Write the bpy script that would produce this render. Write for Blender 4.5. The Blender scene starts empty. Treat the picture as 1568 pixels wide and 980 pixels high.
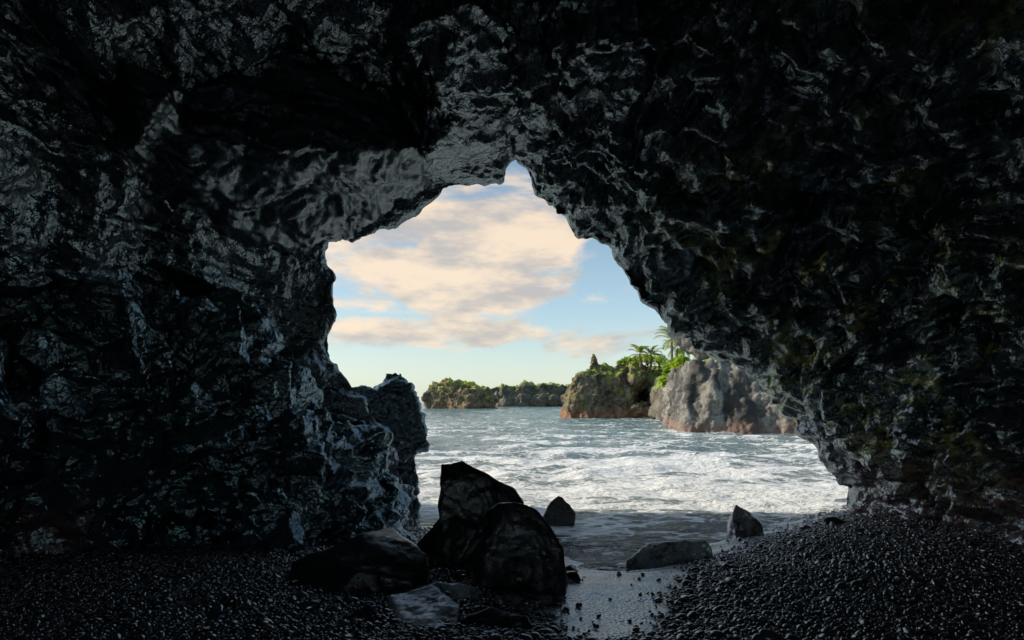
import bpy, bmesh, math, random
import numpy as np
from mathutils import Vector, noise, Matrix
random.seed(7); np.random.seed(7)
scene=bpy.context.scene
D=bpy.data
# ------------------------------------------------------------------ helpers
def link(o,parent=None):
    scene.collection.objects.link(o)
    if parent: o.parent=parent
    return o
def empty(name):
    return link(D.objects.new(name,None))
def fbm(p,s,o=4,h=1.0):
    return noise.fractal(Vector(p)*s,h,2.0,o)
def vor(p,s):
    return noise.voronoi(Vector(p)*s)[0]
class NT:
    def __init__(s,m):
        m.use_nodes=True; s.t=m.node_tree; s.t.nodes.clear()
    def n(s,typ,ins=None,**kw):
        nd=s.t.nodes.new(typ)
        for k,v in kw.items(): setattr(nd,k,v)
        for k,v in (ins or {}).items():
            if isinstance(v,tuple) and len(v)==2 and hasattr(v[0],'outputs'):
                s.t.links.new(v[0].outputs[v[1]],nd.inputs[k])
            elif hasattr(v,'outputs'):
                s.t.links.new(v.outputs[0],nd.inputs[k])
            else: nd.inputs[k].default_value=v
        return nd
    def ramp(s,fac,stops):
        r=s.n('ShaderNodeValToRGB',{0:fac})
        e=r.color_ramp.elements
        while len(e)<len(stops): e.new(0.5)
        for i,(p,c) in enumerate(stops):
            e[i].position=p
            e[i].color=(c,c,c,1) if not isinstance(c,(tuple,list)) else (*c,1)
        return r
    def math(s,op,a,b=0.0,c=0.0,clamp=False):
        nd=s.n('ShaderNodeMath',{0:a,1:b,2:c},operation=op); nd.use_clamp=clamp
        return nd
    def mapr(s,v,a,b,c=0.0,d=1.0):
        nd=s.n('ShaderNodeMapRange',{0:v,1:a,2:b,3:c,4:d}); nd.interpolation_type='SMOOTHSTEP'; return nd
    def mix(s,f,a,b):
        nd=s.t.nodes.new('ShaderNodeMix'); nd.data_type='RGBA'
        for i,v in ((0,f),(6,a),(7,b)):
            if hasattr(v,'outputs'):
                o=v.outputs[2] if v.bl_idname=='ShaderNodeMix' else v.outputs[0]
                s.t.links.new(o,nd.inputs[i])
            elif isinstance(v,tuple) and len(v)==2: s.t.links.new(v[0].outputs[v[1]],nd.inputs[i])
            elif isinstance(v,(tuple,list)): nd.inputs[i].default_value=(*v,1)
            else: nd.inputs[i].default_value=v
        return nd
    def noise(s,vec,scale,detail=4,rough=.55,dist=0.0):
        return s.n('ShaderNodeTexNoise',{'Vector':vec,'Scale':scale,'Detail':detail,'Roughness':rough,'Distortion':dist})
def finish(nt,col,rough,bump=None,kw={}):
    b=nt.n('ShaderNodeBsdfPrincipled')
    def put(k,v):
        if v is None: return
        if hasattr(v,'outputs'):
            o=v.outputs[2] if v.bl_idname=='ShaderNodeMix' else v.outputs[0]
            nt.t.links.new(o,b.inputs[k])
        else:
            b.inputs[k].default_value=(*v,1) if isinstance(v,(tuple,list)) else v
    put('Base Color',col); put('Roughness',rough); put('Normal',bump)
    for k,v in kw.items(): put(k,v)
    o=nt.n('ShaderNodeOutputMaterial',{0:b})
    return b
# ------------------------------------------------------------------ materials
def rock_mat(name,dark,light,r0=.25,r1=.6,bs=1.0,bump=.5,patch=None,patch_pos=None,red=None,green=None,sc=1.0,streak=False,wet=0.0,bd=.05,fine=.6,vw=.4,tint=None):
    m=D.materials.new(name); nt=NT(m)
    g=nt.n('ShaderNodeNewGeometry'); pos=(g,0)
    sep=nt.n('ShaderNodeSeparateXYZ',{0:pos})
    n1=nt.noise(pos,1.6*sc,3,.6); n2=nt.noise(pos,9*sc,3,.65)
    f=nt.math('ADD',nt.math('MULTIPLY',n1,.55),nt.math('MULTIPLY',n2,.45))
    col=nt.mix(nt.mapr(f,.38,.64),dark,light)
    if streak:
        mp=nt.n('ShaderNodeMapping',{'Vector':pos,'Rotation':(0.15,.35,0),'Scale':(1.3*sc,1.3*sc,.16*sc)})
        st=nt.noise(mp,1.0,4,.6,.6)
        col=nt.mix(nt.mapr(st,.42,.62),col,streak)
    if patch:
        n3=nt.noise(pos,1.1*sc,4,.65)
        pf=nt.mapr(n3,.50,.62)
        if patch_pos:
            pf=nt.math('MULTIPLY',pf,nt.mapr((sep,0),patch_pos[0],patch_pos[1]))
        col=nt.mix(nt.math('MULTIPLY',pf,nt.mapr(n2,.4,.6)),col,patch)
    if green:
        sn=nt.n('ShaderNodeSeparateXYZ',{0:(g,1)})
        gf=nt.math('ADD',(sn,2),nt.math('MULTIPLY',nt.math('SUBTRACT',n1,.5),green[2] if len(green)>2 else 2.2))
        gf=nt.math('MULTIPLY',nt.mapr(gf,.35,.75),nt.mapr((sep,2),green[1],green[1]+1.5))
        col=nt.mix(gf,col,green[0])
    if red:
        rz=nt.math('ADD',(sep,2),nt.math('MULTIPLY',nt.math('SUBTRACT',n1,.5),red[2]))
        rf=nt.mapr(rz,red[1],red[1]-red[3])
        col=nt.mix(nt.math('MULTIPLY',rf,red[4]),col,red[0])
    rough=nt.mapr(n2,.35,.65,r0,r1)
    hh=nt.noise(pos,11*bs,4,fine)
    if vw:
        nc=nt.n('ShaderNodeTexVoronoi',{'Vector':pos,'Scale':7*bs})
        hh=nt.math('ADD',hh,nt.math('MULTIPLY',(nc,0),vw))
    bm_=nt.n('ShaderNodeBump',{'Strength':bump,'Distance':bd/bs,'Height':hh})
    kw={}
    if wet: kw={'IOR':1.5+.8*wet}
    if tint: kw['Specular Tint']=tint  # tint colours the highlights cool, as blue sky light would
    finish(nt,col,rough,bm_,kw)
    return m
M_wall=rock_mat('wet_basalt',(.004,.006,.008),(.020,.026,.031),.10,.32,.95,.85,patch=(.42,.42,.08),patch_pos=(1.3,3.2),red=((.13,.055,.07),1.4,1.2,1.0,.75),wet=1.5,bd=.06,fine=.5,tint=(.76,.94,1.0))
M_left=rock_mat('wet_basalt_left',(.003,.005,.008),(.010,.018,.028),.07,.27,1.0,.85,wet=1.8,bd=.06,fine=.5,tint=(.66,.9,1.0))  # bluish base and tint put cool sky light into the rock colour
M_ceil=rock_mat('smooth_basalt',(.005,.007,.009),(.014,.018,.023),.24,.44,.8,.45,wet=.8,bd=.04,vw=.1,fine=.5,tint=(.72,.92,1.0))
M_boul=rock_mat('boulder_basalt',(.004,.004,.006),(.012,.012,.015),.26,.46,2.0,.45,wet=.25,bd=.03,vw=0)
M_grey=rock_mat('washed_sheen_basalt',(.07,.07,.075),(.24,.24,.25),.15,.4,2.0,.35,sc=3,streak=(.45,.46,.48),wet=.8,bd=.03,vw=.1)  # pale base and streaks also paint sky sheen onto the flat slab tops
M_isl=rock_mat('island_lava',(.045,.04,.03),(.28,.23,.15),.7,.95,.12,1.0,patch=(.22,.19,.05),green=((.20,.26,.04),3.0,1.7),red=((.28,.13,.08),.8,1.6,.8,.85),sc=.35)
M_far=rock_mat('far_lava',(.06,.05,.035),(.28,.22,.12),.8,.95,.06,1.0,patch=(.32,.29,.06),green=((.38,.40,.05),3.0,1.7),red=((.26,.15,.09),1.0,1.6,.8,.8),sc=.2)
M_head=rock_mat('distant_lava',(.06,.06,.05),(.20,.18,.13),.8,.95,.05,1.0,green=((.26,.32,.07),4.0,1.6),red=((.22,.15,.1),1.0,1.6,.8,.6),sc=.15)
M_cliff=rock_mat('cliff_lava',(.08,.08,.075),(.34,.325,.29),.6,.9,.25,.9,red=((.26,.15,.12),.5,1.4,.8,.65),sc=.5,streak=(.035,.036,.034))
M_headland=rock_mat('headland_lava',(.05,.05,.045),(.20,.18,.14),.7,.95,.2,.8,green=((.18,.28,.04),1.4),sc=.4)

# ------------------------------------------------------------------ mesh builders
def displaced(me,fn,flip=1):
    n=len(me.vertices)
    co=np.empty(n*3,dtype=np.float32); me.vertices.foreach_get('co',co); co=co.reshape(-1,3)
    no=np.empty(n*3,dtype=np.float32); me.vertex_normals.foreach_get('vector',no); no=no.reshape(-1,3)
    out=co.copy()
    for i in range(n):
        c=co[i]; d=fn(float(c[0]),float(c[1]),float(c[2]),no[i])
        out[i]=c+no[i]*(d*flip)
    me.vertices.foreach_set('co',out.ravel()); me.update()
def rock(name,hulls,voxel,fn,mat,smooth=4,parent=None):
    bm=bmesh.new()
    for pts in hulls:
        b2=bmesh.new()
        vs=[b2.verts.new(p) for p in pts]
        r=bmesh.ops.convex_hull(b2,input=vs)
        junk=list({e for e in r['geom_interior'] if isinstance(e,bmesh.types.BMVert)})
        if junk: bmesh.ops.delete(b2,geom=junk,context='VERTS')
        bmesh.ops.recalc_face_normals(b2,faces=b2.faces[:])
        tmp=D.meshes.new('t'); b2.to_mesh(tmp); b2.free(); bm.from_mesh(tmp); D.meshes.remove(tmp)
    me=D.meshes.new(name); bm.to_mesh(me); bm.free()
    o=link(D.objects.new(name,me))
    md=o.modifiers.new('r','REMESH'); md.mode='VOXEL'; md.voxel_size=voxel
    if smooth:
        sm=o.modifiers.new('s','SMOOTH'); sm.factor=.5; sm.iterations=smooth
    dg=bpy.context.evaluated_depsgraph_get()
    me2=D.meshes.new_from_object(o.evaluated_get(dg)); o.modifiers.clear(); o.data=me2; D.meshes.remove(me); me2.name=name
    displaced(me2,fn)
    me2.polygons.foreach_set('use_smooth',[True]*len(me2.polygons))
    me2.materials.clear(); me2.materials.append(mat)
    if parent: o.parent=parent
    return o
def grid_mesh(name,P,mat,attrs=None,wrap=False):
    R,C,_=P.shape
    idx=np.arange(R*C).reshape(R,C)
    f=np.stack([idx[:-1,:-1],idx[:-1,1:],idx[1:,1:],idx[1:,:-1]],-1).reshape(-1,4)
    me=D.meshes.new(name)
    me.vertices.add(R*C); me.vertices.foreach_set('co',P.astype(np.float32).ravel())
    me.loops.add(f.size); me.loops.foreach_set('vertex_index',f.astype(np.int32).ravel())
    me.polygons.add(len(f)); me.polygons.foreach_set('loop_start',np.arange(0,f.size,4,dtype=np.int32))
    me.update(calc_edges=True); me.validate()
    me.polygons.foreach_set('use_smooth',[True]*len(me.polygons))
    me.materials.append(mat)
    for k,v in (attrs or {}).items():
        a=me.attributes.new(k,'FLOAT','POINT'); a.data.foreach_set('value',v.astype(np.float32).ravel())
    return link(D.objects.new(name,me))

# ------------------------------------------------------------------ sea cave
cave=empty('sea_cave')
rim=[(-1.30,-1.2),(-1.40,-.6),(-1.50,-.1),(-1.75,.5),(-2.1,1.2),(-2.44,1.72),(-2.74,2.02),(-2.94,2.32),(-2.69,2.72),(-2.69,3.32),(-2.87,3.77),(-2.84,4.0),(-2.44,3.9),
(-2.14,4.07),(-1.84,4.22),(-1.44,4.47),(-1.04,4.70),(-.49,4.84),(-.14,4.86),(-.06,5.04),(.06,5.17),(.16,4.95),(.46,4.5),(.66,4.27),
(.96,4.02),(1.40,3.80),(1.66,3.32),(1.96,2.92),(2.36,2.67),(2.76,2.32),(3.06,2.14),(3.66,1.87),(3.96,1.52),(4.36,1.12),(4.56,.72),(5.02,.07),(5.16,-.28),(5.22,-.8),(5.25,-1.4)]
rim=np.array(rim)
d=np.r_[0,np.cumsum(np.hypot(*np.diff(rim,axis=0).T))]
NC=880
s=np.linspace(0,d[-1],NC)
rx=np.interp(s,d,rim[:,0]); rz=np.interp(s,d,rim[:,1])
cx,cz=.9,1.2
ang=np.unwrap(np.arctan2(rz-cz,rx-cx))
ang=np.minimum.accumulate(ang)
k=np.ones(41)/41; ang=np.convolve(np.pad(ang,20,'edge'),k,'valid')
lf=np.clip((-np.cos(ang)-.25)*2.2,0,1)      # 1 on the left side of the cave, where it is hollowed deeper
def big(a):
    c=np.cos(a); sn=np.sin(a)
    ax=np.where(c<0,5.9,5.0); az=np.where(sn>0,4.9,2.6)
    r=1/((np.abs(c)/ax)**2.4+(np.abs(sn)/az)**2.4)**(1/2.4)
    return cx+r*c, cz+r*sn
bx,bz=big(ang)
keys=[(9.6,None,3.2),(8.9,None,1.9),(8.3,None,1.22),(7.84,0,1),(7.5,.09,1),(7.0,.22,1),(6.4,.37,1),(5.6,.56,1),(4.6,.76,1),(3.2,.93,1),(1.5,1.0,1),(0,1.0,1),(-1.5,.95,.95),(-3,.85,.68),(-4,.8,.46)]  # unseen rear end left open and sized to let fill light in
NR=[]
for i in range(len(keys)-1):
    L=abs(keys[i+1][0]-keys[i][0]); y=keys[i][0]
    step=.022 if 4.0<y<8.2 else (.05 if y>0 else .12)
    n=max(2,int(L/step)+ (6 if y>=7.84 else 0))
    for j in range(n): NR.append((i,j/n))
NR.append((len(keys)-2,1.0))
P=np.zeros((len(NR),NC,3))
def loop(kx):
    y,b,sc=keys[kx]
    if b is None:
        return np.stack([cx+(rx-cx)*sc,np.full(NC,y),1.0+(rz-1.0)*sc],-1)
    bb=b**(1-.5*lf) if b>0 and y>1 else b*np.ones(NC)
    X=rx+(bx-rx)*bb; Z=rz+(bz-rz)*bb
    return np.stack([cx+(X-cx)*sc,np.full(NC,y),1.0+(Z-1.0)*sc],-1)
loops=[loop(i) for i in range(len(keys))]
for r,(i,t) in enumerate(NR):
    p1,p2=loops[i],loops[i+1]
    p0=loops[i-1] if i>0 else p1*2-p2
    p3=loops[i+2] if i+2<len(loops) else p2*2-p1
    if keys[i][1] is None:
        P[r]=p1*(1-t)+p2*t
    else:
        t2,t3=t*t,t*t*t
        v=.5*((2*p1)+(-p0+p2)*t+(2*p0-5*p1+4*p2-p3)*t2+(-p0+3*p1-3*p2+p3)*t3)
        if i==3: v=p1*(1-t)+p2*t
        P[r]=v
wall=grid_mesh('cave_wall',P,M_wall); wall.parent=cave
me=wall.data
mid=len(me.vertices)//2
vn=Vector(me.vertex_normals[mid].vector); vc=me.vertices[mid].co
sgn=1 if vn.dot(Vector((cx,vc.y,cz))-vc)>0 else -1
def sm(a,b,x):
    t=min(1,max(0,(x-a)/(b-a))); return t*t*(3-2*t)
def wallfn(x,y,z,n):
    p=Vector((x,y,z))
    w=Vector((fbm(p,.9,3),fbm(p+Vector((9,0,0)),.9,3),fbm(p+Vector((0,7,0)),.9,3)))*.28
    q=p+w
    e=1-sm(6.8,7.7,y)*.75
    if y>7.84: e=.25+.9*sm(7.9,9.5,y)
    right=sm(-.8,.8,x)
    big_=.50*fbm(q,.45,3)
    v1=vor(Vector((q.x,q.y,q.z*1.2)),1.25); rk=(.5-v1[0])*.56
    v2=vor(Vector((q.x+3,q.y,q.z*1.3)),2.8); rk2=(.42-v2[0])*.42
    v3=vor(Vector((q.x,q.y+5,q.z)),5.6); rk3=(.4-v3[0])*.21
    fine=.02*fbm(q,5,4,.9)
    crag=rk*.8+rk2+rk3
    sheet=.12*fbm(Vector((q.x*.7,q.y*.7,q.z*3)),1.2,4)+rk*.6+rk3*.4
    rg=crag*right+sheet*(1-right)
    return big_*e+rg*(e*.7+.3)+fine
displaced(me,wallfn,sgn)

def crag(a1=.22,a2=.12,a3=.05,off=0,s=1.0):
    def fn(x,y,z,n):
        p=Vector((x+off,y,z))
        q=p+Vector((fbm(p,1.1*s,3),fbm(p+Vector((5,0,0)),1.1*s,3),fbm(p+Vector((0,5,0)),1.1*s,3)))*(.26/s)
        return a1*fbm(q,.7*s,4)+(.45-vor(q,2.0*s)[0])*a2*1.6+(.42-vor(q,5.0*s)[0])*a3*1.7+a3*.3*fbm(q,9*s,3,.9)
    return fn
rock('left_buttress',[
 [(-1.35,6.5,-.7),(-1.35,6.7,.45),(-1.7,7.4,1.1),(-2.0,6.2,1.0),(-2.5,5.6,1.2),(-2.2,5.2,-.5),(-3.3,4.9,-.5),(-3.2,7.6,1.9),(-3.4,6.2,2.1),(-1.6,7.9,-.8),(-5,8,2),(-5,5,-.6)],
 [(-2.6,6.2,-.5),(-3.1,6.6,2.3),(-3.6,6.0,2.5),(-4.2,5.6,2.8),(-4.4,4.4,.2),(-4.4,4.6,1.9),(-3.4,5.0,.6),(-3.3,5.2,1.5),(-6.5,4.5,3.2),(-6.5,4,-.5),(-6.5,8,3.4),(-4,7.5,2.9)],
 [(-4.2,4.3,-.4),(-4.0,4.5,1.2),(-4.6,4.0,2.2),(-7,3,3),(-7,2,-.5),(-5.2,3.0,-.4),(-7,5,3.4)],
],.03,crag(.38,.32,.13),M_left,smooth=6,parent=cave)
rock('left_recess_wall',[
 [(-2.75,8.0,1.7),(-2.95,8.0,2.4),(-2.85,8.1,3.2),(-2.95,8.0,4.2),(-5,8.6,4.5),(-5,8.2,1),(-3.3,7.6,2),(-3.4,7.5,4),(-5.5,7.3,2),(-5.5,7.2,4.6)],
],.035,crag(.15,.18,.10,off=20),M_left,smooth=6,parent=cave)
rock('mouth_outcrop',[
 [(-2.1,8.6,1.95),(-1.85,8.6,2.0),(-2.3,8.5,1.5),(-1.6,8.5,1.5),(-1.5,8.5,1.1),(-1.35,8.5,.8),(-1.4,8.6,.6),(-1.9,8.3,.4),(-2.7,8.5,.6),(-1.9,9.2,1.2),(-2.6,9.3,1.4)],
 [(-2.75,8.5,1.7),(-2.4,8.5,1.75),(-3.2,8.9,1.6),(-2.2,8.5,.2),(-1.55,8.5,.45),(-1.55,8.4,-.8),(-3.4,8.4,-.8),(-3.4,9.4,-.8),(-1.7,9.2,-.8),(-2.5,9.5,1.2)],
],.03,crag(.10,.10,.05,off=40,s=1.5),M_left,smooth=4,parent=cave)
def sheetfn(off,a=.2):
    def fn(x,y,z,n):
        p=Vector((x+off,y,z)); q=p+Vector((fbm(p,.8,2),0,fbm(p+Vector((4,0,0)),.8,2)))*.3
        return a*fbm(q,.6,4)+.12*fbm(Vector((q.x*.6,q.y*.6,q.z*2.6)),1.6,5,.8)+.09*(.5-vor(q,2.5)[0])+.02*fbm(q,6,3,.9)
    return fn
rock('ceiling_slab',[
 [(-2.5,7.7,3.9),(-1.9,7.7,4.3),(-2.9,7.6,3.95),(-3.5,7.0,3.5),(-4.3,6.3,3.35),(-4.6,5.4,3.5),(-1.0,7.7,4.9),(-1.2,6.6,4.75),(-2.2,6.0,4.4),(-3.4,5.3,4.2),(-4.4,4.8,4.0),(-6,5.5,3.7),(-6,7.8,4),(-2,7.8,6.5),(-4,5,6)],
],.035,sheetfn(0),M_ceil,smooth=6,parent=cave)
rock('ceiling_block',[
 [(-3.75,4.7,3.75),(-3.35,4.6,3.8),(-3.2,4.7,4.3),(-3.45,4.6,4.55),(-3.9,4.7,4.5),(-4.6,5.2,4.6),(-4.6,5.2,3.7),(-3.4,5.5,4.9),(-4,5.6,3.9)],
 [(-5,4.4,3.0),(-4.1,4.4,3.8),(-4.6,4.2,4.2),(-6.5,4.6,3),(-6.5,5.5,5),(-4.3,5.5,4.2)],
],.03,sheetfn(11,.12),M_ceil,smooth=3,parent=cave)
rock('ceiling_rib',[
 [(-.25,7.6,4.95),(.05,7.7,5.2),(.25,7.4,5.3),(-.4,6.2,5.1),(0,6.0,5.2),(.7,6.2,5.6),(-1.2,5.3,5.3),(-.4,5.0,5.4),(-.5,7.6,6.2),(.3,7.6,6.2),(-.6,5.2,6.4)],
],.035,crag(.15,.16,.10,off=60),M_wall,smooth=4,parent=cave)

# ------------------------------------------------------------------ ground
def chan(x,y):
    c=.60+.18*(y-3.3)+ (.20*max(0,y-5))
    w=.36+.25*(y-3.0)+.42*max(0,y-5.3)
    return math.exp(-((x-c)/max(w,.2))**2)
SEA=-.45
def gz(x,y):
    t=max(0,y-4.4)
    z=-.11*t-(.06*max(0,y-11))
    z+=.045*max(0,min(x,8)-1.2)*sm(4,7,y)
    z-=.09*chan(x,min(y,9))*sm(2.5,4,y)
    z-=.22*chan(x,min(y,9))*sm(4.7,6.0,y)
    if x<-2: z+=.06*min(3,-2-x)
    z+=.035*noise.noise(Vector((x*.9,y*.9,0)))
    return max(z,-4)
gy=np.r_[np.linspace(-40,2,30)[:-1],np.linspace(2,12,300),np.linspace(12,60,60)[1:]]
gx=np.r_[np.linspace(-60,-6,20)[:-1],np.linspace(-6,8,380),np.linspace(8,60,20)[1:]]
G=np.zeros((len(gy),len(gx),3)); wet=np.zeros((len(gy),len(gx)))
for i,y in enumerate(gy):
    for j,x in enumerate(gx):
        z=gz(x,y); f=0
        w=chan(x,min(y,9))
        nn=.5*noise.noise(Vector((x*1.3,y*1.3,3)))+.25*noise.noise(Vector((x*4,y*4,3)))
        w=sm(.2,.7,w*sm(2.4,3.8,y)+.35*nn)
        w=max(w,sm(-.22,-.36,z+.06*nn))
        wet[i,j]=w
        if 2<y<12 and -6<x<8:
            f=(.012*noise.noise(Vector((x*14,y*14,1)))+.01*noise.noise(Vector((x*33,y*33,1))))*(1-w*.8)+.010*w*noise.noise(Vector((x*4,y*8,1)))
        G[i,j]=(x,y,z+f)
mg=D.materials.new('black_sand'); nt=NT(mg)
g=nt.n('ShaderNodeNewGeometry'); at=nt.n('ShaderNodeAttribute',attribute_name='wet'); W=(at,2)
v=nt.n('ShaderNodeTexVoronoi',{'Vector':(g,0),'Scale':38.0}); n=nt.noise((g,0),25,3,.6)
mpw=nt.n('ShaderNodeMapping',{'Vector':(g,0),'Scale':(1.0,2.4,1.0)}); n0=nt.noise(mpw,1.6,7,.7,.6)
col=nt.mix(nt.mapr(n,.35,.7),(.008,.009,.011),(.03,.031,.035))
ncol=nt.mix(W,col,(.10,.115,.13))  # wet sand's base lightened bluish to stand in for reflected sky
fw=nt.math('MULTIPLY',nt.mapr(n0,.46,.58),nt.mapr(W,.3,.9))
ncol=nt.mix(nt.math('MULTIPLY',fw,.95),ncol,(.85,.88,.90))  # foam wash, spread wider to add the brightness of sky sheen
rough=nt.math('ADD',nt.math('MULTIPLY',nt.math('SUBTRACT',1.0,W),.1),nt.mapr(n0,.35,.7,.18,.42))
bh=nt.math('ADD',nt.math('MULTIPLY',(v,0),-1.0),n)
bm1=nt.n('ShaderNodeBump',{'Strength':nt.mapr(W,0.0,1.0,.9,.3),'Distance':.02,'Height':bh})
finish(nt,ncol,rough,bm1,{'IOR':nt.mapr(W,0.0,1.0,1.6,3.4)})
grid_mesh('ground',G,mg,{'wet':wet})

mp=D.materials.new('black_pebble'); nt=NT(mp)
oi=nt.n('ShaderNodeObjectInfo')
pc=nt.ramp((oi,5),[(0,(.005,.006,.008)),(.7,(.016,.017,.021)),(.95,(.04,.04,.045)),(1,(.2,.19,.18))])
pr=nt.math('MULTIPLY_ADD',(oi,5),.18,.07)
finish(nt,pc,pr,None,{'IOR':2.8})
pts=[];scl=[];rot=[]
N=66000
while len(pts)<N:
    y=2.7+8*random.random()**1.7; x=random.uniform(-1.12,1.05)*(y+.3)
    if x<-5.5 or x>6.5: continue
    w=chan(x,min(y,9))*sm(2.6,4.2,y)+.3*noise.noise(Vector((x*1.3,y*1.3,3)))+.15*noise.noise(Vector((x*4,y*4,3)))
    if random.random()<sm(.1,.65,w)*.985: continue
    z=gz(x,y)
    if z<SEA+.03: continue
    r=.0105*math.exp(random.gauss(0,.45))
    if random.random()<.004: r*=2.2
    pts.append((x,y,z+r*.35+random.uniform(0,.008)))
    scl.append((r*random.uniform(1,1.6),r*random.uniform(.8,1.1),r*random.uniform(.45,.8)))
    rot.append((random.uniform(-.6,.6),random.uniform(-.6,.6),random.uniform(0,6.28)))
me=D.meshes.new('black_pebbles'); me.vertices.add(len(pts)); me.vertices.foreach_set('co',np.array(pts,dtype=np.float32).ravel())
for nm,arr in (('scl',scl),('rot',rot)):
    a=me.attributes.new(nm,'FLOAT_VECTOR','POINT'); a.data.foreach_set('vector',np.array(arr,dtype=np.float32).ravel())
peb=link(D.objects.new('black_pebbles',me)); me.materials.append(mp)
ng=D.node_groups.new('pebbles','GeometryNodeTree')
ng.interface.new_socket('Geometry',in_out='INPUT',socket_type='NodeSocketGeometry')
ng.interface.new_socket('Geometry',in_out='OUTPUT',socket_type='NodeSocketGeometry')
gi=ng.nodes.new('NodeGroupInput'); go=ng.nodes.new('NodeGroupOutput')
ip=ng.nodes.new('GeometryNodeInstanceOnPoints'); ic=ng.nodes.new('GeometryNodeMeshIcoSphere'); ic.inputs['Subdivisions'].default_value=2; ic.inputs['Radius'].default_value=1
smt=ng.nodes.new('GeometryNodeSetMaterial'); smt.inputs['Material'].default_value=mp
ss=ng.nodes.new('GeometryNodeSetShadeSmooth')
a1=ng.nodes.new('GeometryNodeInputNamedAttribute'); a1.data_type='FLOAT_VECTOR'; a1.inputs[0].default_value='scl'
a2=ng.nodes.new('GeometryNodeInputNamedAttribute'); a2.data_type='FLOAT_VECTOR'; a2.inputs[0].default_value='rot'
L=ng.links.new
L(gi.outputs[0],ip.inputs['Points']); L(ic.outputs[0],ss.inputs[0]); L(ss.outputs[0],smt.inputs[0]); L(smt.outputs[0],ip.inputs['Instance'])
L(a1.outputs[0],ip.inputs['Scale']); L(a2.outputs[0],ip.inputs['Rotation']); L(ip.outputs[0],go.inputs[0])
md=peb.modifiers.new('p','NODES'); md.node_group=ng

# ------------------------------------------------------------------ sea
rows=580; colsn=520
yy=4.5*np.exp(np.linspace(0,math.log(4000/4.5),rows)); uu=np.linspace(-1.6,1.6,colsn)
S=np.zeros((rows,colsn,3)); foam=np.zeros((rows,colsn))
for i,y in enumerate(yy):
    for j,u in enumerate(uu):
        x=u*(y+6)
        h=0; f=0
        if y<400 and abs(u)<1.25:
            w1=noise.noise(Vector((x*.16+3,y*.38,0))); w2=noise.noise(Vector((x*.5,y*1.05,5))) if y<140 else 0
            w3=noise.noise(Vector((x*1.5,y*2.8,9))) if y<45 else 0
            w4=noise.noise(Vector((x*4,y*6.5,2))) if y<22 else 0
            shal=sm(7.5,15,y)
            h=(.18*(.5-abs(w1)*2)+.0)*shal+.13*(.4-abs(w2)*1.6)*(.2+.8*shal)+.06*w3*(.4+.6*shal)+.018*w4
            f=sm(26,10,y)*.34*sm(6.5,9.5,y)+ sm(.3,.42,.5-abs(w1))*.42*sm(80,12,y)*sm(7,11,y)+max(0,w2)*.42+.04*sm(140,20,y)*sm(8,14,y)
            f+=.30*math.exp(-((y-11.3-.35*math.sin(x*.8)-.6*w1)/.6)**2)+.36*math.exp(-((y-9.0-.25*math.sin(x*1.1)-.6*w1-.18*max(0,x-2))/.22)**2)
            f+=.32*math.exp(-((y-7.3-.3*math.sin(x*1.4+1)-.8*w1)/.2)**2)+.30*math.exp(-((y-6.2-.2*math.sin(x*2.3)-.5*w2)/.16)**2)+.10*sm(30,12,y)
        S[i,j]=(x,y,SEA+h); foam[i,j]=f
ms=D.materials.new('sea_water'); nt=NT(ms)
g=nt.n('ShaderNodeNewGeometry'); at=nt.n('ShaderNodeAttribute',attribute_name='foam'); sp_=nt.n('ShaderNodeSeparateXYZ',{0:(g,0)})
mpv=nt.n('ShaderNodeMapping',{'Vector':(g,0),'Scale':(1.0,2.2,1.0)})
f1=nt.noise(mpv,1.3,7,.72,.8)
mv=nt.n('ShaderNodeTexVoronoi',{'Vector':nt.n('ShaderNodeVectorMath',{0:(mpv,0),1:(nt.noise(mpv,1.0,4,.6),1)},operation='ADD'),'Scale':1.8},feature='DISTANCE_TO_EDGE')
lace=nt.mapr((mv,0),.14,.0)
ff=nt.math('ADD',nt.math('ADD',(at,2),nt.math('MULTIPLY',nt.math('SUBTRACT',f1,.5),2.4)),nt.math('MULTIPLY',lace,.30))
fm=nt.mapr(ff,.34,.66)
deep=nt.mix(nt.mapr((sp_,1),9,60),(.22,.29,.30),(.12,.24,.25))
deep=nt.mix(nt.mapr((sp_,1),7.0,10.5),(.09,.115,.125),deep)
colw=nt.mix(fm,deep,(.88,.90,.90))
rg=nt.math('MULTIPLY_ADD',fm,.5,.09)
b1=nt.noise(mpv,1.2,5,.65); b2=nt.noise(mpv,7.0,3,.6)
bb=nt.math('ADD',nt.math('ADD',b1,nt.math('MULTIPLY',b2,.2)),nt.math('MULTIPLY',fm,.15))
bmp=nt.n('ShaderNodeBump',{'Strength':.9,'Distance':.25,'Height':bb})
finish(nt,colw,rg,bmp,{'IOR':1.33})
grid_mesh('sea',S,ms,{'foam':foam})

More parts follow.
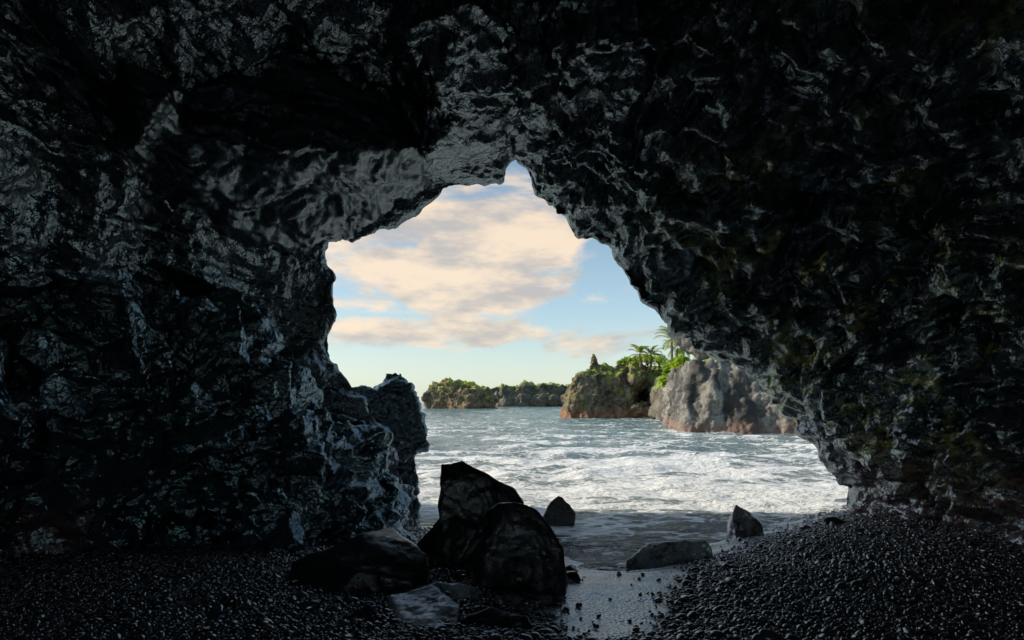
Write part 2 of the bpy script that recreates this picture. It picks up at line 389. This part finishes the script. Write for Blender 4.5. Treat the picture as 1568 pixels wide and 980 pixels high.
# ------------------------------------------------------------------ beach rocks
def bf(a=.03,off=0,s=3.0,v=.6):
    def fn(x,y,z,n):
        p=Vector((x+off,y,z)); return a*fbm(p,s,3)+(a*v*(.45-vor(p,s*1.6)[0]) if v else 0)+a*.12*fbm(p,s*8,3)
    return fn
rock('boulder',[[(-.70,4.95,.90),(-.48,4.95,.93),(-.22,4.92,.78),(.02,4.95,.64),(.10,4.95,.52),(-.67,4.8,.66),(.15,4.75,-.2),(.15,5.25,-.2),(-.68,5.25,-.2),(-.68,4.75,-.2),(-.55,5.2,.78),(-.2,5.2,.6)],
 [(-.66,4.8,.42),(-.92,4.8,.12),(-1.0,4.75,-.2),(-.6,4.6,-.2),(-.3,4.7,.3),(-.5,5.1,.4),(-.9,5.1,-.2)]],.014,bf(.035,0,2.6,.7),M_boul,smooth=2)
rock('boulder',[[(-.22,4.3,.56),(-.10,4.25,.64),(.04,4.25,.65),(.19,4.25,.60),(.34,4.2,.46),(.43,4.15,.30),(.45,4.15,.1),(.42,4.1,-.15),(-.25,4.05,-.15),(-.25,4.12,.3),(.05,4.0,.1),(-.35,4.3,-.15),(.45,4.6,-.15),(.1,4.6,.5),(-.2,4.6,.5)]],.014,bf(.035,9,2.4,.5),M_boul,smooth=5)
rock('flat_boulder',[[(-1.85,4.3,.15),(-1.25,4.35,.36),(-.88,4.3,.31),(-.69,4.2,.22),(-.66,4.0,-.1),(-1.2,3.95,.18),(-1.45,3.9,-.15),(-1.9,4.1,-.1),(-1.9,4.6,-.1),(-.8,4.7,-.1),(-1.1,4.7,.33),(-.8,3.95,.1)]],.014,bf(.03,4,2.5,.5),M_boul,smooth=3)
rock('flat_boulder',[[(-.90,3.75,.07),(-.6,3.85,.11),(-.36,3.6,.07),(-.36,3.3,-.01),(-.65,3.25,-.02),(-.9,3.5,-.1),(-.33,3.3,-.12),(-.7,3.95,-.08),(-.5,3.2,-.1)]],.011,bf(.02,14,5),M_grey,smooth=4)
rock('flat_boulder',[[(-.36,3.42,.03),(-.15,3.5,.08),(.10,3.42,.05),(.18,3.3,-.08),(-.38,3.2,-.08),(-.36,3.6,-.08),(.12,3.6,-.08)]],.011,bf(.02,24,5),M_boul,smooth=3)
rock('flat_boulder',[[(-.85,3.95,.04),(-.6,4.0,.08),(-.25,3.9,.07),(-.08,3.78,-.06),(-.9,3.75,-.06),(-.3,4.05,-.05)]],.011,bf(.02,34,5),M_grey,smooth=4)
rock('flat_boulder',[[(-.22,3.85,.0),(0,3.9,.04),(.18,3.8,.0),(.2,3.7,-.1),(-.24,3.68,-.1),(0,3.62,-.04),(.1,3.95,-.1)]],.01,bf(.015,44,6),M_grey,smooth=3)
rock('beach_stone',[[(-1.1,3.5,.06),(-1.0,3.55,.08),(-.9,3.5,.03),(-.9,3.4,-.05),(-1.12,3.4,-.05),(-1.0,3.6,-.05)]],.008,bf(.012,3,8),M_boul,smooth=3)
rock('beach_stone',[[(.48,8.0,-.3),(.62,8.0,-.08),(.72,8.0,.03),(.80,8.0,.0),(.92,8.0,-.14),(1.0,8.0,-.26),(.95,7.9,-.7),(.45,7.9,-.7),(.6,8.4,-.7),(.95,8.3,-.6)]],.015,bf(.03,7,3),rock_mat('reddish_basalt',(.03,.02,.02),(.12,.07,.065),.25,.5,2.0,.6,wet=.4),smooth=3)
rock('washed_rock',[[(1.2,5.35,-.18),(1.45,5.45,-.03),(1.75,5.35,-.02),(2.0,5.3,.06),(2.06,5.25,-.02),(2.05,5.15,-.45),(1.4,5.1,-.45),(1.15,5.3,-.45),(1.9,5.7,-.45),(1.3,5.7,-.45)]],.012,bf(.03,17,4),M_grey,smooth=4)
rock('washed_rock',[[(2.95,7.0,-.35),(3.02,7.05,-.05),(3.10,7.1,.06),(3.25,7.1,.0),(3.38,7.1,-.15),(3.45,7.0,-.25),(3.4,6.8,-.5),(2.98,6.75,-.5),(3.2,7.5,-.5)]],.014,bf(.04,27,4),M_grey,smooth=4)
for k_,(x,y,r) in enumerate([(4.35,6.9,.13),(4.55,7.3,.1),(3.2,8.9,.12),(3.6,9.2,.1),(.52,4.5,.09),(.56,4.9,.07),(-.1,3.9,.06),(.35,3.95,.045),(-.35,4.0,.07),(-.15,3.7,.05),(-1.25,3.6,.05),(2.4,8.6,.08),(4.2,6.2,.06),(.3,3.85,.035),(-1.4,3.45,.04),(.25,3.4,.04)]):
    z=gz(x,y)
    h=[]
    for q in range(14):
        v_=Vector((random.gauss(0,1),random.gauss(0,1),random.gauss(0,1))).normalized()
        h.append((x+v_.x*r*1.3,y+v_.y*r,z+r*.25+v_.z*r*.75))
    rock('beach_stone',[h],r*.13,bf(r*.12,k_*3,.5/r),M_boul,smooth=2)

# ------------------------------------------------------------------ islands and cliffs
def ifn(a,s,off=0):
    def fn(x,y,z,n):
        p=Vector((x+off,y,z)); q=p+Vector((fbm(p,s*1.3,2),fbm(p+Vector((50,0,0)),s*1.3,2),fbm(p+Vector((0,50,0)),s*1.3,2)))*(.25/s)
        return a*1.0*fbm(q,s,5,.7)+a*1.1*(.45-vor(q,s*2.2)[0])+a*.5*(.42-vor(q,s*6)[0])+a*.25*fbm(q,s*12,3,.7)
    return fn
rock('rocky_island',[
 [(5.6,53,-1.2),(5.8,54,1.8),(6.1,54,3.2),(7.5,54,4.2),(8.2,55,4.9),(10.5,55,4.6),(12.1,56,5.6),(14.5,57,5.5),(11,53.5,2),(12,52.5,-1.2),(5.7,60,-1.2),(12,62,4.5),(15,60,-1.2)],
 [(12.5,54,3.6),(12.8,55,5.6),(16,56,5.4),(18.2,57,4.0),(18.3,55,2.5),(13,55,2.5),(13,62,4),(18,62,3)],
 [(15.8,53.5,-1.2),(15.5,54.5,1.5),(16,55,3),(18.3,55,3),(18.5,54.5,-1.2),(16.5,60,-1.2),(18.5,60,3)],
 [(12,53.5,-1.2),(12.5,53,1.2),(14.2,53,1.4),(15,53.5,.4),(15.3,53,-1.2),(13,57,-1.2),(14,57,1)],
 [(8.1,55,4.2),(8.3,55,6.0),(8.5,55,6.7),(9.1,55,6.6),(9.5,55,5.6),(10.0,55,4.4),(8.8,56.5,4.4),(9.0,56.0,6.2)],
],.15,ifn(.6,.35),M_isl,smooth=2)
rock('rocky_island',[
 [(-18.6,110,-1),(-18.4,111,4.0),(-16,112,5.4),(-12,112,5.6),(-8,111,4.8),(-5.2,111,4.4),(-3.8,110,2.6),(-3.2,110,-1),(-15,122,-1),(-6,122,2),(-10,107,-1),(-9,108,2.0)]],
 .25,ifn(1.2,.2,33),M_far,smooth=1)
rock('lava_headland',[
 [(-20,170,-1),(-17,172,5.4),(-4,174,5.8),(3,174,5.4),(9,172,5.6),(22,172,7.2),(40,175,8),(40,172,-1),(0,190,-1),(30,190,5)],
 [(-6,171,4),(-3,172,6.2),(0,172,6.0),(2,171,4),(-2,180,4)],
 [(-29,165,-1),(-27,166,2.4),(-22,166,3.0),(-14,166,3.6),(-14,165,-1),(-20,172,-1)],
 [(-6,140,-1),(-3,141,1.6),(6,141,2.8),(11,140,4.5),(16,140,-1),(6,150,-1)]],
 .45,ifn(1.6,.16,73),M_head,smooth=1)
rock('lava_headland',[
 [(13.2,46,-1),(14,47,2.6),(17,47,3.4),(30,48,4.5),(45,50,6),(45,46,-1),(16,70,3),(45,75,6),(17,62,5)]],
 .3,ifn(.5,.3,13),M_headland,smooth=1)
rock('sea_cliff',[
 [(10.0,30,-1),(10.1,30,.6),(10.5,30.5,2.2),(10.8,31,3.2),(11.4,31,3.9),(13.2,30.5,3.9),(14.6,29.5,3.2),(15.5,28.5,1.8),(16.2,28,-1),(11.5,29,-1),(11.4,29.6,1.0),(22,28,3.5),(22,27,-1),(20,38,4.5),(12,38,3.5),(11.5,38,-1)],
 [(14,28.7,-1),(14.6,29,1.2),(17,27.5,.9),(18,26.5,-1),(18,30,1.5)],
],.11,lambda x,y,z,n:.7*fbm((x*.9,y*.7,z*.22+x*.15),.55,4,.8)+.3*fbm((x,y,z),1.4,4,.8)+.35*(.45-vor((x,y,z*.35),.9)[0])+.14*(.45-vor((x,y,z*.6),2.6)[0]),M_cliff,smooth=3)
rock('overhanging_cliff',[
 [(10.6,34,5.3),(10.3,34,6.2),(12,33.5,4.4),(13.4,33,3.8),(16,33,3.5),(11,34,8),(20,34,9),(22,34,3),(12,38,7),(22,40,3),(22,40,9)],
],.15,ifn(.3,.45,5),M_cliff,smooth=2)

# ------------------------------------------------------------------ vegetation
def leaf_mat(name,c1,c2):
    m=D.materials.new(name); nt=NT(m)
    g=nt.n('ShaderNodeNewGeometry'); n=nt.noise((g,0),1.1,4,.6)
    col=nt.mix(nt.mapr(n,.35,.65),c1,c2)
    b=finish(nt,col,.55)
    tr=nt.n('ShaderNodeBsdfTranslucent'); nt.t.links.new(col.outputs[2],tr.inputs[0])
    mx=nt.n('ShaderNodeMixShader',{0:.45,1:b,2:tr})
    out=[q for q in nt.t.nodes if q.bl_idname=='ShaderNodeOutputMaterial'][0]
    nt.t.links.new(mx.outputs[0],out.inputs[0]); return m
M_leaf=leaf_mat('shrub_leaf',(.14,.28,.02),(.52,.64,.06))
M_palm=leaf_mat('palm_leaf',(.18,.26,.03),(.46,.50,.08))
M_bark=rock_mat('palm_bark',(.08,.065,.05),(.2,.16,.12),.8,.95,.5,.4)
def shrub(clumps,leaf=.16,n=1200,name='shrub'):
    root=empty(name)
    vs=[];fs=[]
    for (cx_,cy_,cz_,r) in clumps:
        for _ in range(n):
            v_=Vector((random.gauss(0,1),random.gauss(0,1),random.gauss(0,1))).normalized()
            rr=r*(random.random()**.4)*(1+.35*noise.noise(v_*2.3+Vector((cx_,cy_,cz_))))
            c=Vector((cx_,cy_,cz_))+Vector((v_.x*rr*1.15,v_.y*rr,v_.z*rr*.8))
            a=Vector((random.gauss(0,1),random.gauss(0,1),random.gauss(0,1))).normalized()
            b=a.orthogonal().normalized(); l=leaf*random.uniform(.6,1.5)
            k0=len(vs); vs+=[c-a*l,c+b*l*.4,c+a*l,c-b*l*.4]; fs.append((k0,k0+1,k0+2,k0+3))
    m=D.meshes.new('foliage'); m.from_pydata([tuple(v_) for v_ in vs],[],fs); m.materials.append(M_leaf)
    link(D.objects.new('foliage',m),root)
    bm=bmesh.new()
    for (cx_,cy_,cz_,r) in clumps:
        for q in range(4):
            p0=Vector((cx_+random.uniform(-.3,.3)*r,cy_,cz_-r*1.2)); p1=Vector((cx_+random.uniform(-.6,.6)*r,cy_+random.uniform(-.5,.5)*r,cz_+.4*r))
            dv=p1-p0; mt=Matrix.Translation((p0+p1)/2)@dv.to_track_quat('Z','Y').to_matrix().to_4x4()
            bmesh.ops.create_cone(bm,segments=6,radius1=.06*r+.02,radius2=.02,depth=dv.length,matrix=mt)
    m=D.meshes.new('stems'); bm.to_mesh(m); bm.free(); m.materials.append(M_bark); link(D.objects.new('stems',m),root)
shrub([(15.1,46.5,3.5,.9),(16.0,46.8,4.1,1.2),(15.6,47.2,4.9,.8),(16.9,46.5,3.4,1.0),(14.8,47.5,4.2,.7),(17.6,47,4.3,1.2),(14.3,47,3.2,.7)])
shrub([(12.2,57,5.6,.45),(13.0,58,5.9,.6),(14.2,58,6.0,.6),(15.2,57.5,6.1,.7),(16.4,57,5.9,.8),(17.3,56,5.3,.9)],n=600,leaf=.13)
shrub([(18.5,52,4.5,1.3),(20.5,53,5.2,1.6),(23,53,5.8,1.8),(16.9,52,4.8,1.0)],n=900)
def palm(base,top,fl,nf=17,seed=0):
    rnd=random.Random(seed); root=empty('palm_tree')
    bm=bmesh.new(); b=Vector(base); t=Vector(top); prev=None; seg=12
    for i in range(seg+1):
        f=i/seg; c=b.lerp(t,f)+Vector((math.sin(f*2.6)*.35,0,0))*(1-f)
        r=.17*(1-f)+.09*f+.015*(i%2)
        ring=[bm.verts.new(c+Vector((math.cos(a)*r,math.sin(a)*r,0))) for a in [q*math.pi/4 for q in range(8)]]
        if prev:
            for q in range(8): bm.faces.new((prev[q],prev[(q+1)%8],ring[(q+1)%8],ring[q]))
        prev=ring
    bm.faces.new(prev)
    m=D.meshes.new('trunk'); bm.to_mesh(m); bm.free(); m.materials.append(M_bark); link(D.objects.new('trunk',m),root)
    vs=[];fs=[]
    for k_ in range(nf):
        az=k_*2.399+rnd.uniform(-.2,.2); el=rnd.uniform(-.15,1.25); Ln=fl*rnd.uniform(.8,1.1)
        hd=Vector((math.cos(az),math.sin(az),0)); side=Vector((-math.sin(az),math.cos(az),0)); c=Vector(t); pr=Vector(t); ns=22
        for i in range(ns):
            f=i/ns; e=el-1.7*f*f; dr=hd*math.cos(e)+Vector((0,0,math.sin(e))); c=c+dr*(Ln/ns)
            k0=len(vs); vs+=[pr-side*.02,pr+side*.02,c+side*.015,c-side*.015]; fs.append((k0,k0+1,k0+2,k0+3)); pr=c.copy()
            if i<2: continue
            ll=Ln*.27*math.sin(math.pi*min(1,f*.9+.12))+.05
            for sg in (-1,1):
                tip=c+side*sg*ll*.8+dr*ll*.45-Vector((0,0,ll*rnd.uniform(.2,.5)))
                k0=len(vs); vs+=[c,c+dr*.08,tip]; fs.append((k0,k0+1,k0+2))
    m=D.meshes.new('fronds'); m.from_pydata([tuple(v_) for v_ in vs],[],fs); m.materials.append(M_palm); link(D.objects.new('fronds',m),root)
palm((15.6,51,3.5),(15.6,50,7.4),2.2,seed=1)
palm((13.6,55,4.5),(13.6,54.5,6.4),1.7,seed=2)
palm((14.6,55,4.5),(14.8,54.5,6.3),1.7,seed=5)
palm((16.6,53,3.5),(16.8,52,6.7),2.0,seed=3)
palm((18.0,50,3.5),(18.2,50,6.8),2.1,seed=4)

# ------------------------------------------------------------------ light
SUN_EL=math.radians(27); SUN_AZ=math.radians(-85)   # measured from +Y toward +X
sd=Vector((math.sin(SUN_AZ)*math.cos(SUN_EL),math.cos(SUN_AZ)*math.cos(SUN_EL),math.sin(SUN_EL)))
ld=D.lights.new('sun','SUN'); ld.energy=4.6; ld.angle=math.radians(.5); ld.color=(1,.88,.70)
so=link(D.objects.new('sun',ld)); so.rotation_euler=sd.to_track_quat('Z','Y').to_euler(); so.location=(-40,-10,40)
w=D.worlds.new('World'); scene.world=w; nt=NT(w)
sky=nt.n('ShaderNodeTexSky',sky_type='NISHITA'); sky.sun_disc=False; sky.sun_elevation=SUN_EL; sky.sun_rotation=SUN_AZ
sky.air_density=1.0; sky.dust_density=1.0; sky.ozone_density=1.4
bg=nt.n('ShaderNodeBackground',{0:sky,1:.15})
tc=nt.n('ShaderNodeTexCoord'); sp=nt.n('ShaderNodeSeparateXYZ',{0:(tc,0)})
az=nt.math('ARCTAN2',(sp,0),(sp,1)); el=(sp,2)
cv=nt.n('ShaderNodeCombineXYZ',{0:nt.math('MULTIPLY',az,3.0),1:nt.math('MULTIPLY',el,9.0),2:1.3})
c1=nt.noise(cv,1.2,8,.6,.35)
def blob(a0,e0,ra,re):
    dx=nt.math('DIVIDE',nt.math('SUBTRACT',az,a0),ra); dz=nt.math('DIVIDE',nt.math('SUBTRACT',el,e0),re)
    r2=nt.math('ADD',nt.math('MULTIPLY',dx,dx),nt.math('MULTIPLY',dz,dz))
    return nt.mapr(r2,1.6,0.0)
B=nt.math('MAXIMUM',blob(-.20,.27,.33,.14),nt.math('MULTIPLY',blob(-.22,.13,.36,.04),.8))
cf=nt.math('ADD',nt.math('MULTIPLY',nt.math('SUBTRACT',c1,.5),2.1),nt.math('MULTIPLY',B,.44))
hz=nt.math('MULTIPLY',nt.mapr(el,-.02,.06),nt.mapr((sp,1),-.3,.3))   # clouds removed from the unseen rear sky so the cave fill stays cool
cov=nt.math('MULTIPLY',nt.mapr(cf,.08,.40),hz)
shade=nt.noise(nt.n('ShaderNodeVectorMath',{0:(cv,0),1:(.1,-.25,0)},operation='ADD'),1.8,5,.6)
cc=nt.mix(nt.mapr(shade,.36,.62),(.55,.51,.48),(1.0,.80,.59))
bg2=nt.n('ShaderNodeBackground',{1:1.04}); nt.t.links.new(cc.outputs[2],bg2.inputs[0])
hc=nt.mix(nt.mapr(el,.02,.20),(.80,.90,.78),(.56,.82,.90))
haze=nt.n('ShaderNodeBackground',{1:1.04}); nt.t.links.new(hc.outputs[2],haze.inputs[0])
hm=nt.n('ShaderNodeMixShader',{0:nt.mapr(el,.40,.0,.16,.65),1:bg,2:haze})
mx=nt.n('ShaderNodeMixShader',{0:nt.math('MULTIPLY',cov,.88),1:hm,2:bg2})
nt.n('ShaderNodeOutputWorld',{0:mx})

# ------------------------------------------------------------------ camera
cd=D.cameras.new('camera'); cd.lens=18; cd.sensor_width=36; cd.shift_y=.0778; cd.clip_end=10000; cd.clip_start=.05
co_=link(D.objects.new('camera',cd)); co_.location=(0,0,1.5); co_.rotation_euler=(math.radians(90),0,0)
scene.camera=co_
scene.view_settings.view_transform='Standard'; scene.view_settings.look='None'; scene.view_settings.exposure=0
